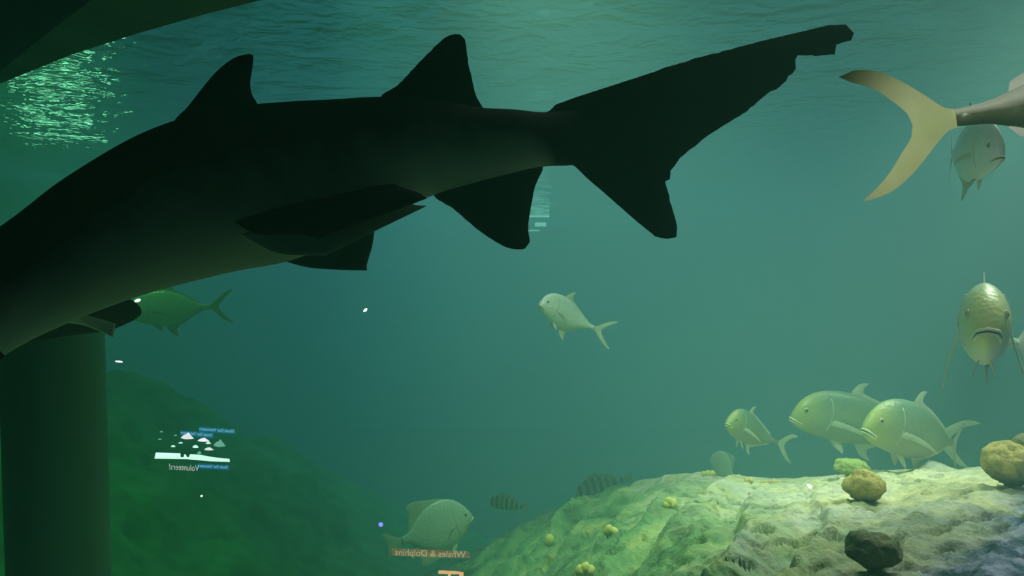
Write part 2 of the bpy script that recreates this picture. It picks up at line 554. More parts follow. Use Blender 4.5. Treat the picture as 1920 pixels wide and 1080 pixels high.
M_dark = noisy('dark_slit', (0.008, 0.008, 0.008), (0.015, 0.015, 0.012), 8, 0.6, 0.3)
M_mouth = noisy('mouth_skin', (0.25, 0.22, 0.20), (0.35, 0.30, 0.27), 8, 0.7, 0.3)
M_eye = noisy('eye_glossy', (0.01, 0.01, 0.01), (0.02, 0.02, 0.015), 8, 0.15, 0.6)
# centreline stations: pixel column, top row, bottom row, depth (m), half width / half height
ST = [(-700, 800, 812, 0.93, 1.3), (-665, 770, 822, 0.95, 1.5), (-600, 730, 836, 0.99, 1.45), (-500, 685, 838, 1.05, 1.25), (-400, 640, 832, 1.12, 1.05), (-280, 580, 806, 1.22, 0.92), (-150, 515, 754, 1.35, 0.86), (0, 430, 664, 1.50, 0.82),
      (120, 336, 607, 1.60, 0.80), (240, 262, 562, 1.69, 0.80), (340, 222, 533, 1.76, 0.80), (440, 202, 509, 1.83, 0.80), (540, 193, 490, 1.89, 0.80), (620, 189, 459, 1.93, 0.8),
      (700, 184, 421, 1.97, 0.80), (800, 186, 371, 2.02, 0.80), (900, 203, 341, 2.06, 0.80), (960, 206, 326, 2.09, 0.78), (1020, 211, 312, 2.12, 0.62), (1080, 203, 309, 2.15, 0.30), (1140, 190, 290, 2.18, 0.12), (1200, 185, 260, 2.20, 0.03)]
def st(k, x): return smooth_tab([(q[0], q[k]) for q in ST], x)
def sdepth(x): return st(3, min(x, 1200)) + max(0, x - 1200) * 0.00045
shark = empty('sand_tiger_shark', at(500, 350, 1.86))
tag(shark, 'huge dark shark silhouetted across the upper view, swimming left', 'shark')
IL = Matrix.Translation(-shark.location)
def put(name, vs, fs, mats, parent=shark, smooth=True):
    return mesh(name, [Vector(v) - (shark.location if parent is shark else Vector((0, 0, 0))) for v in vs], fs, mats, parent, smooth)
vs, fs, belly = [], [], []
NR = 40
xs = [-700, -697, -690, -680] + [-665 + i * 15 for i in range(125)]
for i, x in enumerate(xs):
    Y = sdepth(x)
    T = at(x, st(1, x), Y); B = at(x, st(2, x), Y)
    c = (T + B) / 2; hh = (T - B).length / 2
    ww = hh * st(4, x)
    k = 1.0 if i > 3 else (0.05, 0.45, 0.75, 0.92)[i]
    # direction across the body, level with the water and square to the swim direction
    x2 = x + 20
    c2 = at(x2, (st(1, x2) + st(2, x2)) / 2, sdepth(x2))
    fwd = (c2 - c); side = Vector((-fwd.y, fwd.x, 0)).normalized()
    up = Vector((0, 0, 1))
    for j in range(NR):
        a = 2 * math.pi * j / NR
        cs, sn = math.cos(a), math.sin(a)
        ex = abs(cs) ** 0.92 * (1 if cs >= 0 else -1)
        vs.append(c + side * ww * ex * k + up * hh * sn * k)
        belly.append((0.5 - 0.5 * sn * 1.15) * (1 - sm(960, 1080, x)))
for i in range(len(xs) - 1):
    for j in range(NR):
        fs.append((i * NR + j, (i + 1) * NR + j, (i + 1) * NR + (j + 1) % NR, i * NR + (j + 1) % NR))
fs.append(tuple(range(NR))); fs.append(tuple(range((len(xs) - 1) * NR, len(xs) * NR))[::-1])
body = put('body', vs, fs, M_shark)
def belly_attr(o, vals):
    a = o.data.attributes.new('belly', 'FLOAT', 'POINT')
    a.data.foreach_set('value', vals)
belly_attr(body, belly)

def sdrop(x): return at(x, (st(1, x) + st(2, x)) / 2, sdepth(x))
def finplate(name, outline, thick, mats, dy=lambda u, v: 0.0, edge=28, grid=11, rag=0, seed=1, parent=shark):
    out = smooth_line(outline + [outline[0]], 7)[:-1]
    if rag:
        out = [(x + rag * noise.noise(Vector((x * .13, y * .13, seed))), y + rag * noise.noise(Vector((x * .13, y * .13, seed + 9)))) for x, y in out]
    fn = lambda u, v: at(u, v, sdepth(u) + dy(u, v))
    v, f = plate(out, thick, edge, grid, fn, lambda u, v: Vector((-0.2, 1, 0)).normalized())
    return put(name, v, f, mats, parent)
finplate('first_dorsal_fin', [(318, 290), (325, 231), (352, 200), (385, 158), (410, 130), (440, 108), (468, 101), (475, 104), (473, 130), (469, 155), (473, 178), (484, 198), (500, 250), (430, 300), (370, 310)], 0.014, M_fin)
finplate('second_dorsal_fin', [(715, 240), (712, 184), (745, 160), (790, 113), (818, 85), (842, 66), (862, 64), (872, 72), (877, 110), (884, 145), (892, 178), (905, 203), (915, 230), (860, 260), (780, 260)], 0.013, M_fin, rag=1.5)
finplate('anal_fin', [(800, 345), (818, 372), (850, 392), (895, 430), (935, 457), (960, 467), (985, 466), (993, 455), (990, 425), (996, 385), (1003, 350), (1018, 312), (1005, 285), (900, 300)], 0.012, M_fin, rag=1.5)
cf = [(1000, 255), (1012, 215), (1030, 208), (1042, 196), (1080, 182), (1180, 150), (1300, 110), (1440, 74), (1555, 47), (1586, 46), (1601, 62), (1596, 76), (1578, 80), (1568, 84), (1566, 101), (1530, 105), (1496, 103),
      (1490, 112), (1493, 128), (1486, 138), (1478, 142), (1474, 152), (1455, 168), (1438, 176), (1400, 208), (1350, 240), (1315, 263), (1275, 297), (1258, 320), (1255, 336), (1246, 340), (1253, 360), (1262, 395), (1270, 425), (1268, 444),
      (1250, 448), (1228, 443), (1190, 412), (1145, 372), (1105, 338), (1078, 312), (1050, 300), (1015, 295)]
out = []
for i in range(len(cf)):
    a, b = cf[i], cf[(i + 1) % len(cf)]
    k = max(1, int(math.dist(a, b) / 8))
    for q in range(k):
        t = q / k
        x, y = a[0] + (b[0] - a[0]) * t, a[1] + (b[1] - a[1]) * t
        g = 3.0 if (x > 1235 and y > 90 and x + y * .2 > 1240) else 0.6
        out.append((x + g * noise.noise(Vector((x * .16, y * .16, 3))), y + g * noise.noise(Vector((x * .16, y * .16, 8)))))
v, f = plate(out, 0.016, 40, 12, lambda u, v: at(u, v, sdepth(u)), lambda u, v: Vector((-0.2, 1, 0)).normalized())
put('caudal_fin', v, f, M_fin)
# near pelvic fin: held out towards the viewer, edge-on lobe with a paler inner face
def sheet(name, rows, thick, mats, parent=shark, bel=None):
    """a solid fin from rows of 3D points (root to tip), thin at its borders"""
    n, m = len(rows), len(rows[0])
    V, Fc = [], []
    N = []
    for i in range(n):
        for j in range(m):
            a = rows[min(n - 1, i + 1)][j] - rows[max(0, i - 1)][j]
            b = rows[i][min(m - 1, j + 1)] - rows[i][max(0, j - 1)]
            N.append(a.cross(b).normalized() if a.cross(b).length > 1e-9 else Vector((0, 0, 1)))
    for s in (1, -1):
        for i in range(n):
            for j in range(m):
                e = min(j, m - 1 - j) / ((m - 1) / 2); e2 = (n - 1 - i) / (n - 1)
                V.append(rows[i][j] + N[i * m + j] * s * thick * math.sqrt(max(0.0, min(1, e * 1.6) * min(1, e2 * 3))) + N[i * m + j] * s * 0.0006)
    for s in (0, 1):
        o = s * n * m
        for i in range(n - 1):
            for j in range(m - 1):
                q = (o + i * m + j, o + (i + 1) * m + j, o + (i + 1) * m + j + 1, o + i * m + j + 1)
                Fc.append(q if s == 0 else q[::-1])
    rim = [(i, 0) for i in range(n)] + [(n - 1, j) for j in range(1, m)] + [(i, m - 1) for i in range(n - 2, -1, -1)] + [(0, j) for j in range(m - 2, 0, -1)]
    for a, b in zip(rim, rim[1:] + rim[:1]):
        p, q = a[0] * m + a[1], b[0] * m + b[1]
        Fc.append((q, p, n * m + p, n * m + q))
    return put(name, V, Fc, mats, parent)
def sheet_px(name, edges, thick, mats, m=14, n=12, parent=shark):
    """edges: list of (leading point, trailing point) each (px, py, Y), root to tip"""
    L = smooth_line([e[0] for e in edges], 1e9); T = smooth_line([e[1] for e in edges], 1e9)
    def along(P, t):
        q = t * (len(P) - 1); i = min(len(P) - 2, int(q)); f = q - i
        p0, p1, p2, p3 = P[max(0, i - 1)], P[i], P[i + 1], P[min(len(P) - 1, i + 2)]
        return [0.5 * ((2 * b) + (c - a) * f + (2 * a - 5 * b + 4 * c - d) * f * f + (-a + 3 * b - 3 * c + d) * f**3) for a, b, c, d in zip(p0, p1, p2, p3)]
    rows = []
    for i in range(n + 1):
        a = along(L, i / n); b = along(T, i / n)
        rows.append([at(a[0] + (b[0] - a[0]) * j / m, a[1] + (b[1] - a[1]) * j / m, a[2] + (b[2] - a[2]) * j / m) for j in range(m + 1)])
    return sheet(name, rows, thick, mats, parent)
# near pelvic fin (dark, seen nearly from its edge), its pale inner fold and the far pelvic fin hanging below
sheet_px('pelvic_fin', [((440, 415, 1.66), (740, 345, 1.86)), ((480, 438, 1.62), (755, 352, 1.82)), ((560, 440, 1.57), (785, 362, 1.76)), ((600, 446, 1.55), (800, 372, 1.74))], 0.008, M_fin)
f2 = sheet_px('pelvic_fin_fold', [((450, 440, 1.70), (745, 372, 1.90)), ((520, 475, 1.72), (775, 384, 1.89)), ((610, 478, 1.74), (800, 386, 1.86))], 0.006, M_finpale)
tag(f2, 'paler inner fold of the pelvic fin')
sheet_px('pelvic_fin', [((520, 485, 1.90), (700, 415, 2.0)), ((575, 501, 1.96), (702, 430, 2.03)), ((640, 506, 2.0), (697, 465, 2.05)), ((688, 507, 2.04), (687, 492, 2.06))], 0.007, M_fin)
# pectoral fins
sheet_px('pectoral_fin', [((-330, 690, 1.12), (-120, 600, 1.28)), ((-330, 740, 1.02), (-60, 620, 1.22)), ((-310, 790, 0.95), (-20, 640, 1.16)), ((-250, 820, 0.90), (10, 668, 1.10))], 0.010, M_pec)
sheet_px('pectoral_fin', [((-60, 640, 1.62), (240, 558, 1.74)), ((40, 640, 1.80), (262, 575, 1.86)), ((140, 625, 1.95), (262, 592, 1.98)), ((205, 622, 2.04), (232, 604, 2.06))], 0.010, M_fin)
f3 = sheet_px('pectoral_fin_tip', [((112, 604, 1.60), (150, 589, 1.62)), ((160, 611, 1.64), (185, 597, 1.66)), ((212, 632, 1.68), (217, 607, 1.69))], 0.005, M_finpale)  # separate plate, light on the fin tip put in by its pale colour
tag(f3, 'fin tip made pale for the light falling on it')
# head, out of the frame at the left
for sgn, nm in ((-1, 'eye'), (1, 'eye')):
    x = -560; Y = sdepth(x)
    T, B = at(x, st(1, x), Y), at(x, st(2, x), Y)
    hh = (T - B).length / 2
    c = (T + B) / 2 + Vector((-0.2 * sgn * -1 * 0, 0, hh * 0.25)) + Vector((-fwd.y * 0, sgn * hh * 1.28, 0))
    v, f = ellipsoid(c, (0.012, 0.009, 0.012))
    put('eye', v, f, M_eye)
for k in range(5):
    x = -330 + 26 * k; Y = sdepth(x)
    pts = []
    for q in range(9):
        y = st(1, x) + (st(2, x) - st(1, x)) * (0.38 + 0.34 * q / 8)
        t = (y - st(1, x)) / (st(2, x) - st(1, x)) * 2 - 1
        hh = (at(x, st(1, x), Y) - at(x, st(2, x), Y)).length / 2
        c = at(x + 4 * math.sin(q / 8 * math.pi), y, Y)
        off = hh * st(4, x) * math.sqrt(max(0, 1 - t * t))
        pts.append(c + Vector((0.35, -1, 0)).normalized() * (off * 1.0 + 0.001))
    v, f = tube(pts, [0.001 + 0.004 * math.sin(math.pi * (i + .3) / 8.6) for i in range(9)], 6)
    put('gill_slit', v, f, M_dark)
# ------------------------------------------------------------------ bony fish
def fish_material(name, back, side, belly, spec=0.5, rough=0.38, stripes=None, tint=None):
    t = NT(name)
    at_ = t.n('ShaderNodeAttribute', attribute_name='height')
    f = t.noise(t.coord((1, 1, 1), world=False), 14, 4)
    m = t.n('ShaderNodeMath', operation='MULTIPLY_ADD')
    t.l(f, m.inputs[0]); m.inputs[1].default_value = 0.25; t.l(at_.outputs['Fac'], m.inputs[2])
    col = t.ramp(m.outputs[0], [(0.25, belly), (0.62, side), (0.92, back)])
    if tint:
        a2 = t.n('ShaderNodeAttribute', attribute_name='along')
        col = t.mix(t.ramp(a2.outputs['Fac'], [(0.05, (1, 1, 1)), (0.24, (0, 0, 0))]), col, tint)
    if stripes:
        a2 = t.n('ShaderNodeAttribute', attribute_name='along')
        s = t.n('ShaderNodeMath', operation='MULTIPLY'); t.l(a2.outputs['Fac'], s.inputs[0]); s.inputs[1].default_value = stripes
        si = t.n('ShaderNodeMath', operation='SINE'); t.l(s.outputs[0], si.inputs[0])
        mr = t.n('ShaderNodeMapRange'); mr.inputs['From Min'].default_value = -0.1; mr.inputs['From Max'].default_value = 0.25
        t.l(si.outputs[0], mr.inputs['Value'])
        col = t.mix(mr.outputs[0], (0.05, 0.07, 0.06), col)
    t.l(col, t.b.inputs['Base Color'])
    t.rough(rough, spec)
    vo = t.n('ShaderNodeTexVoronoi'); vo.inputs['Scale'].default_value = 55
    t.l(t.coord((1, 1, 1), world=False), vo.inputs['Vector'])
    t.bump(vo.outputs['Distance'], 0.003, 0.5)
    return t.m
M_jack = fish_material('jack_skin', (0.17, 0.27, 0.18), (0.28, 0.37, 0.24), (0.30, 0.34, 0.26), tint=(0.42, 0.48, 0.16))
M_front = fish_material('head_on_skin', (0.34, 0.46, 0.32), (0.60, 0.68, 0.46), (0.64, 0.68, 0.54), tint=(0.70, 0.74, 0.34))
M_silver = fish_material('silver_skin', (0.60, 0.72, 0.68), (0.80, 0.86, 0.80), (0.84, 0.88, 0.82), rough=0.28)
M_big = fish_material('olive_toplit_skin', (0.80, 0.80, 0.70), (0.13, 0.15, 0.08), (0.07, 0.11, 0.06), rough=0.35)  # light from above put into the cream back, shade into the belly
M_spade = fish_material('spadefish_skin', (0.56, 0.66, 0.54), (0.66, 0.74, 0.58), (0.70, 0.76, 0.62))
M_strip = fish_material('striped_skin', (0.5, 0.55, 0.45), (0.60, 0.64, 0.54), (0.66, 0.68, 0.58), stripes=44)
M_yfin = noisy('yellow_fin', (0.70, 0.74, 0.36), (0.82, 0.84, 0.48), 12, 0.5, 0.4, 0.002)
M_gfin = noisy('grey_fin', (0.48, 0.54, 0.42), (0.62, 0.66, 0.50), 12, 0.5, 0.4, 0.002)
M_pfin = noisy('toplit_fin', (0.74, 0.76, 0.70), (0.85, 0.86, 0.80), 12, 0.5, 0.4, 0.002)  # pale to put light on the big jack's dorsal fin into the colour
M_dfin = noisy('dark_fin', (0.10, 0.13, 0.11), (0.20, 0.23, 0.19), 12, 0.5, 0.4, 0.002)
M_lip = noisy('pale_lip', (0.72, 0.76, 0.52), (0.82, 0.84, 0.62), 12, 0.4, 0.5)
M_pupil = noisy('pupil', (0.006, 0.006, 0.008), (0.012, 0.012, 0.012), 12, 0.12, 0.6)
M_iris = noisy('iris', (0.42, 0.44, 0.24), (0.52, 0.52, 0.3), 12, 0.25, 0.6)

# profiles: s (0 nose .. 1 tail root), top, bottom, half width, all in body lengths
SHAPES = {
 'jack': dict(st=[(0, -.045, -.075, .010), (.012, -.010, -.098, .032), (.04, .050, -.118, .050), (.09, .108, -.135, .066), (.16, .152, -.150, .080), (.26, .180, -.165, .090), (.38, .185, -.172, .093), (.50, .172, -.165, .087),
                  (.62, .140, -.140, .070), (.74, .092, -.100, .048), (.84, .052, -.058, .031), (.92, .028, -.030, .020), (1.0, .022, -.022, .013)], eye=(.085, .012, .021), mouth=(-.062, .09, -.092),
    tail=[(-.02, .02), (.02, .028), (.06, .066), (.115, .115), (.17, .150), (.225, .160), (.262, .150), (.235, .132), (.185, .108), (.145, .070), (.112, .030), (.104, .0), (.112, -.030), (.145, -.070), (.180, -.112), (.222, -.148), (.255, -.170), (.21, -.166), (.165, -.150), (.11, -.110), (.06, -.062), (.02, -.028), (-.02, -.02)],
    dorsal=[(.40, .12), (.40, .182), (.425, .228), (.455, .262), (.515, .275), (.49, .240), (.485, .205), (.52, .188), (.62, .160), (.74, .115), (.86, .066), (.87, .03), (.74, .06), (.60, .10)],
    anal=[(.50, -.12), (.49, -.165), (.515, -.208), (.55, -.245), (.615, -.262), (.585, -.222), (.58, -.190), (.62, -.165), (.74, -.118), (.86, -.070), (.87, -.03), (.74, -.06), (.62, -.09)],
    pect=(.27, -.035, .30, .040)),
 'permit': dict(st=[(0, -.035, -.065, .012), (.010, .010, -.090, .030), (.03, .070, -.112, .045), (.08, .140, -.140, .060), (.16, .195, -.170, .074), (.28, .232, -.205, .082), (.42, .240, -.225, .082), (.55, .215, -.210, .072),
                  (.68, .155, -.160, .054), (.80, .085, -.092, .034), (.90, .042, -.045, .020), (1.0, .028, -.028, .012)], eye=(.085, .025, .024), mouth=(-.055, .075, -.085),
    tail=[(-.02, .025), (.03, .045), (.10, .11), (.17, .17), (.25, .215), (.29, .22), (.235, .165), (.165, .095), (.115, .030), (.105, 0), (.115, -.030), (.165, -.095), (.235, -.165), (.29, -.22), (.25, -.215), (.17, -.17), (.10, -.11), (.03, -.045), (-.02, -.025)],
    dorsal=[(.38, .15), (.40, .240), (.44, .300), (.50, .355), (.545, .375), (.535, .30), (.55, .245), (.66, .185), (.80, .105), (.88, .055), (.86, .02), (.70, .09), (.55, .13)],
    anal=[(.46, -.15), (.46, -.225), (.49, -.29), (.55, -.345), (.60, -.365), (.585, -.29), (.60, -.235), (.68, -.185), (.80, -.110), (.88, -.058), (.86, -.02), (.70, -.09), (.56, -.13)],
    pect=(.29, -.03, .20, .045)),
 'spade': dict(st=[(0, -.03, -.065, .014), (.015, .02, -.095, .034), (.05, .095, -.130, .050), (.10, .175, -.180, .062), (.18, .265, -.245, .074), (.30, .335, -.310, .082), (.45, .355, -.335, .080), (.60, .320, -.310, .068),
                  (.74, .225, -.225, .050), (.86, .110, -.115, .032), (.94, .062, -.062, .020), (1.0, .055, -.055, .013)], eye=(.105, .045, .026), mouth=(-.05, .06, -.08),
    tail=[(-.02, .05), (.05, .07), (.13, .13), (.20, .175), (.22, .17), (.20, .09), (.185, 0), (.20, -.09), (.22, -.17), (.20, -.175), (.13, -.13), (.05, -.07), (-.02, -.05)],
    dorsal=[(.30, .25), (.32, .335), (.42, .385), (.55, .420), (.68, .455), (.80, .450), (.835, .41), (.83, .30), (.87, .16), (.88, .06), (.75, .15), (.55, .25)],
    anal=[(.42, -.25), (.43, -.335), (.55, -.385), (.68, -.430), (.80, -.440), (.84, -.40), (.83, -.30), (.87, -.16), (.88, -.06), (.75, -.15), (.55, -.25)],
    pect=(.30, -.05, .13, .045)),
 'sheep': dict(st=[(0, -.045, -.080, .014), (.015, -.01, -.10, .036), (.05, .055, -.125, .052), (.12, .130, -.150, .066), (.22, .190, -.170, .078), (.35, .215, -.180, .084), (.50, .200, -.170, .078), (.64, .150, -.135, .060),
                  (.78, .090, -.085, .038), (.90, .055, -.052, .022), (1.0, .048, -.046, .014)], eye=(.13, .045, .024), mouth=(-.062, .06, -.09),
    tail=[(-.02, .045), (.05, .06), (.13, .11), (.21, .15), (.205, .10), (.165, 0), (.205, -.10), (.21, -.15), (.13, -.11), (.05, -.06), (-.02, -.045)],
    dorsal=[(.28, .13), (.29, .20), (.34, .270), (.44, .285), (.55, .262), (.65, .235), (.76, .190), (.84, .135), (.86, .07), (.80, .05), (.60, .10)],
    anal=[(.58, -.10), (.60, -.15), (.65, -.205), (.72, -.20), (.80, -.145), (.85, -.085), (.84, -.04), (.70, -.06)],
    pect=(.30, -.05, .24, .04)),
}

def make_fish(name, shape, L, loc, yaw, pitch, mats, label, cat='fish', group=None, bend=0.0, roll=0.0, pect_out=0.25, width=1.0, mouth_open=0.0, drop=0.15, deep=1.0):
    """nose towards local +X; loc is the middle of the body; yaw 0 = right, 90 = away, -90 = towards the camera"""
    P = SHAPES[shape]
    mb, mf, mt = mats
    root = empty(name, loc)
    root.rotation_euler = (math.radians(roll), -math.radians(pitch), math.radians(yaw))
    tag(root, label, cat, group)
    tab = P['st']
    def body_at(s): return [smooth_tab([(q[0], q[k]) for q in tab], s) for k in (1, 2, 3)]
    def place(s, y, z):
        """s along the body, bent sideways towards the tail"""
        b = bend * max(0.0, s - 0.35) ** 2
        sl = 2 * bend * max(0.0, s - 0.35)
        n = math.sqrt(1 + sl * sl)
        return Vector(((0.5 - s) * L + y * L * sl / n, y * L / n + b * L, z * L * deep))
    vs, fs, hgt, alo = [], [], [], []
    ss = [0, .004, .012, .022, .04, .06] + [.09 + .0325 * i for i in range(29)]
    N = 28
    for i, s in enumerate(ss):
        t, b, wd = body_at(min(s, 1))
        wd *= width
        for j in range(N):
            a = 2 * math.pi * j / N
            c, sn = math.cos(a), math.sin(a)
            z = (t + b) / 2 + (t - b) / 2 * sn
            y = wd * (abs(c) ** 1.15) * (1 if c >= 0 else -1)
            vs.append(place(s, y, z)); hgt.append(0.5 + 0.5 * sn); alo.append(s)
    M = len(ss)
    for i in range(M - 1):
        for j in range(N):
            fs.append((i * N + j, i * N + (j + 1) % N, (i + 1) * N + (j + 1) % N, (i + 1) * N + j))
    fs.append(tuple(range(N))[::-1]); fs.append(tuple(range((M - 1) * N, M * N)))
    body = mesh('body', vs, fs, mb, root)
    for nm, vals in (('height', hgt), ('along', alo)):
        body.data.attributes.new(nm, 'FLOAT', 'POINT').data.foreach_set('value', vals)
    def fin(nm, out, mat, th=0.006, off=0.0):
        o2 = smooth_line(out + [out[0]], 0.02)[:-1]
        v, f = plate(o2, th * L, 0.03, 0.02, lambda u, v_: place(u, 0, v_), lambda u, v_: Vector((2 * bend * max(0, u - .35), 1, 0)).normalized())
        return mesh(nm, v, f, mat, root)
    fin('caudal_fin', [(1.0 + x, z) for x, z in P['tail']], mt, 0.0045)
    fin('dorsal_fin', P['dorsal'], mf)
    fin('anal_fin', P['anal'], mf)
    s0, z0, pl, pw = P['pect']
    for sg in (1, -1):
        # sickle shaped pectoral, standing off the flank
        o2 = smooth_line([(0, pw * .5), (pl * .35, pw * .62), (pl * .7, pw * .25), (pl, -pw * .55), (pl * .7, -pw * .35), (pl * .35, -pw * .30), (0, -pw * .5), (0, pw * .5)], 0.02)[:-1]
        wd = body_at(s0)[2] * width
        def fn(u, v_, sg=sg, wd=wd):
            return place(s0 + u, 0, z0 + v_ - u * drop) + Vector((0, sg * L * (wd * 0.93 + u * pect_out), 0))
        v, f = plate(o2, 0.004 * L, 0.02, 0.015, fn, lambda u, v_, sg=sg: Vector((pect_out, sg, 0)).normalized())
        mesh('pectoral_fin', v, f, mf, root)
        # pelvic fin
        o3 = [(0, 0), (.05, -.05), (.10, -.085), (.105, -.06), (.09, -.02), (.07, 0.01)]
        zb = body_at(.33)[1]
        def fn3(u, v_, sg=sg, zb=zb): return place(.30 + u, 0, zb + 0.012 + v_) + Vector((0, sg * L * (0.022 - v_ * 0.35), 0))
        v, f = plate(o3, 0.004 * L, 0.02, 0.02, fn3, lambda u, v_: Vector((0, 1, 0.2)).normalized())
        mesh('pelvic_fin', v, f, mf, root)
        # eye with a dark pupil
        es, ez, er = P['eye']
        t, b, wd = body_at(es)
        sn = (ez - (t + b) / 2) / ((t - b) / 2)
        yw = wd * width * max(0.05, math.sqrt(max(0, 1 - sn * sn))) ** 1.15
        c = place(es, sg * (yw * 0.98), ez)
        v, f = ellipsoid(c, (er * L, er * L * 0.42, er * L), 14, 8)
        e = mesh('eye', v, f, M_iris, root)
        v, f = ellipsoid(c + Vector((0, sg * er * L * 0.26, 0)), (er * L * .58, er * L * 0.24, er * L * .58), 12, 6)
        mesh('pupil', v, f, M_pupil, e)
        # gill cover edge
        pts = []
        for q in range(9):
            a = -0.9 + 1.9 * q / 8
            gs = .235 + .035 * math.cos(a * 1.25)
            t, b, wd = body_at(gs)
            z = (t + b) / 2 + (t - b) / 2 * math.sin(a) * 0.82
            yy = wd * width * max(.02, math.sqrt(max(0, 1 - (math.sin(a) * .82) ** 2))) ** 1.15
            pts.append(place(gs, sg * yy, z))
        v, f = tube(pts, 0.0042 * L, 6)
        mesh('gill_cover_edge', v, f, mf, root)
    # mouth: an arch of lip round the snout, with the dark gape under it
    mz, ml, me = P['mouth']
    for nm, mat, rr, dz in (('upper_lip', M_lip, 0.0075, 0.0), ('gape', M_pupil, 0.005, -0.010 - mouth_open), ('lower_lip', M_lip, 0.007, -0.020 - mouth_open * 2)):
        pts = []
        for q in range(-8, 9):
            s = ml * abs(q / 8) ** 1.6
            z = mz + (me - mz) * abs(q / 8) ** 1.5 + dz * (1 - 0.5 * abs(q / 8))
            t, b, wd = body_at(max(0.004, s))
            sn = max(-1, min(1, (z - (t + b) / 2) / ((t - b) / 2)))
            yy = wd * width * math.sqrt(max(0.02, 1 - sn * sn)) ** 1.15
            pts.append(place(s - 0.004, (1 if q > 0 else -1) * yy * min(1, abs(q) / 2.5) if q else 0, z))
        v, f = tube(pts, rr * L, 6)
        mesh(nm, v, f, mat, root)
    return root

make_fish('crevalle_jack', 'jack', 0.80, at(2199, 150, 1.50), -12, 9, (M_big, M_pfin, M_yfin), 'large close fish at the upper right edge with a big yellow forked tail', bend=-0.1)
make_fish('permit', 'permit', 0.40, at(1815, 286, 2.7), -92, -6, (M_silver, M_gfin, M_gfin), 'small silver fish facing right just below the big yellow tail', bend=0.3, deep=1.15)
make_fish('permit', 'permit', 0.44, at(1060, 590, 5.0), 215, 24, (M_silver, M_gfin, M_gfin), 'pale silver fish facing left alone in the middle of the open water', bend=0.3)
make_fish('crevalle_jack', 'jack', 0.80, at(1842, 618, 2.9), -119, 10, (M_front, M_gfin, M_gfin), 'fish facing straight at the viewer with a downturned mouth, at the right', bend=0.4, width=1.12, pect_out=0.32, drop=0.95)
make_fish('crevalle_jack', 'jack', 0.44, at(1405, 806, 4.6), 217, 24, (M_jack, M_gfin, M_gfin), 'small hazy fish facing left above the reef, leftmost of the trio', bend=0.3, deep=1.2)
make_fish('crevalle_jack', 'jack', 0.80, at(1612, 790, 4.6), 176, 10, (M_jack, M_gfin, M_gfin), 'long fish with a blunt green head, middle of the trio above the reef', bend=0.2, deep=1.05)
make_fish('crevalle_jack', 'jack', 0.70, at(1722, 812, 4.0), 198, 15, (M_jack, M_gfin, M_gfin), 'deep-bodied fish with a sickle tail, rightmost of the trio above the reef', bend=-0.35, deep=1.15)
make_fish('spadefish', 'spade', 0.50, at(822, 990, 5.2), 24, 16, (M_spade, M_gfin, M_gfin), 'pale disc-shaped fish facing right near the bottom edge, left of the reef', bend=0.2)
make_fish('sheepshead', 'sheep', 0.30, at(950, 944, 6.2), 160, 4, (M_strip, M_gfin, M_gfin), 'small faint banded fish hanging off the left end of the reef', bend=0.3)
make_fish('sheepshead', 'sheep', 0.46, at(1122, 912, 6.9), 195, -14, (M_strip, M_gfin, M_gfin), 'banded fish half hidden behind the crest of the reef', bend=0.2)
make_fish('spadefish', 'spade', 0.30, at(1358, 876, 5.7), 118, 20, (M_spade, M_gfin, M_gfin), 'ghostly oval fish turned away behind the reef crest', bend=0.4)
make_fish('permit', 'permit', 0.58, at(318, 578, 5.8), 196, -2, (M_silver, M_gfin, M_gfin), 'faint hazy fish below the shark belly at the left', bend=0.2)
# ------------------------------------------------------------------ boulders and corals lying on the reef
from mathutils.bvhtree import BVHTree
rv = [v.co.copy() for v in rock.data.vertices]
rock_bvh = BVHTree.FromPolygons(rv, [tuple(p.vertices) for p in rock.data.polygons])
def on_rock(px, py):
    """the point where the line of sight of a pixel meets the reef"""
    o = Vector((0, 0, CZ)); d = (at(px, py, 1) - o).normalized()
    hit = rock_bvh.ray_cast(o, d, 30)
    if hit[0] is None:
        for k in range(1, 60):
            hit = rock_bvh.ray_cast(o, (at(px, py + k, 1) - o).normalized(), 30)
            if hit[0] is not None: break
    return hit[0]
def boulder_material(name, top, low, foot):  # top light and the shade at the foot are put into the colour
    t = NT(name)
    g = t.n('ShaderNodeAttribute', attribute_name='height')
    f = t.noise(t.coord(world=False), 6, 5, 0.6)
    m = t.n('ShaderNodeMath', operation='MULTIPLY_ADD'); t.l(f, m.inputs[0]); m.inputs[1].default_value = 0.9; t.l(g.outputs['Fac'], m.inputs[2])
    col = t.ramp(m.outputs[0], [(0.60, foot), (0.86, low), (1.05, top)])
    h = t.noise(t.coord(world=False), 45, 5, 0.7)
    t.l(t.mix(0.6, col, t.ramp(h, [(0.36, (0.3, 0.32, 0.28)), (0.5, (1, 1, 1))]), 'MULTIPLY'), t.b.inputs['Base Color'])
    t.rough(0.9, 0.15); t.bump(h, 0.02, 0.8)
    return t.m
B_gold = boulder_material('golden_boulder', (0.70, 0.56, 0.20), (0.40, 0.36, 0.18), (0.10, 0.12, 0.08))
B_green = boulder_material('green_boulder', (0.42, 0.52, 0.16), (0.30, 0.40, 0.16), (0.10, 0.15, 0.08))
B_brown = boulder_material('brown_boulder', (0.30, 0.30, 0.17), (0.20, 0.22, 0.13), (0.06, 0.09, 0.05))
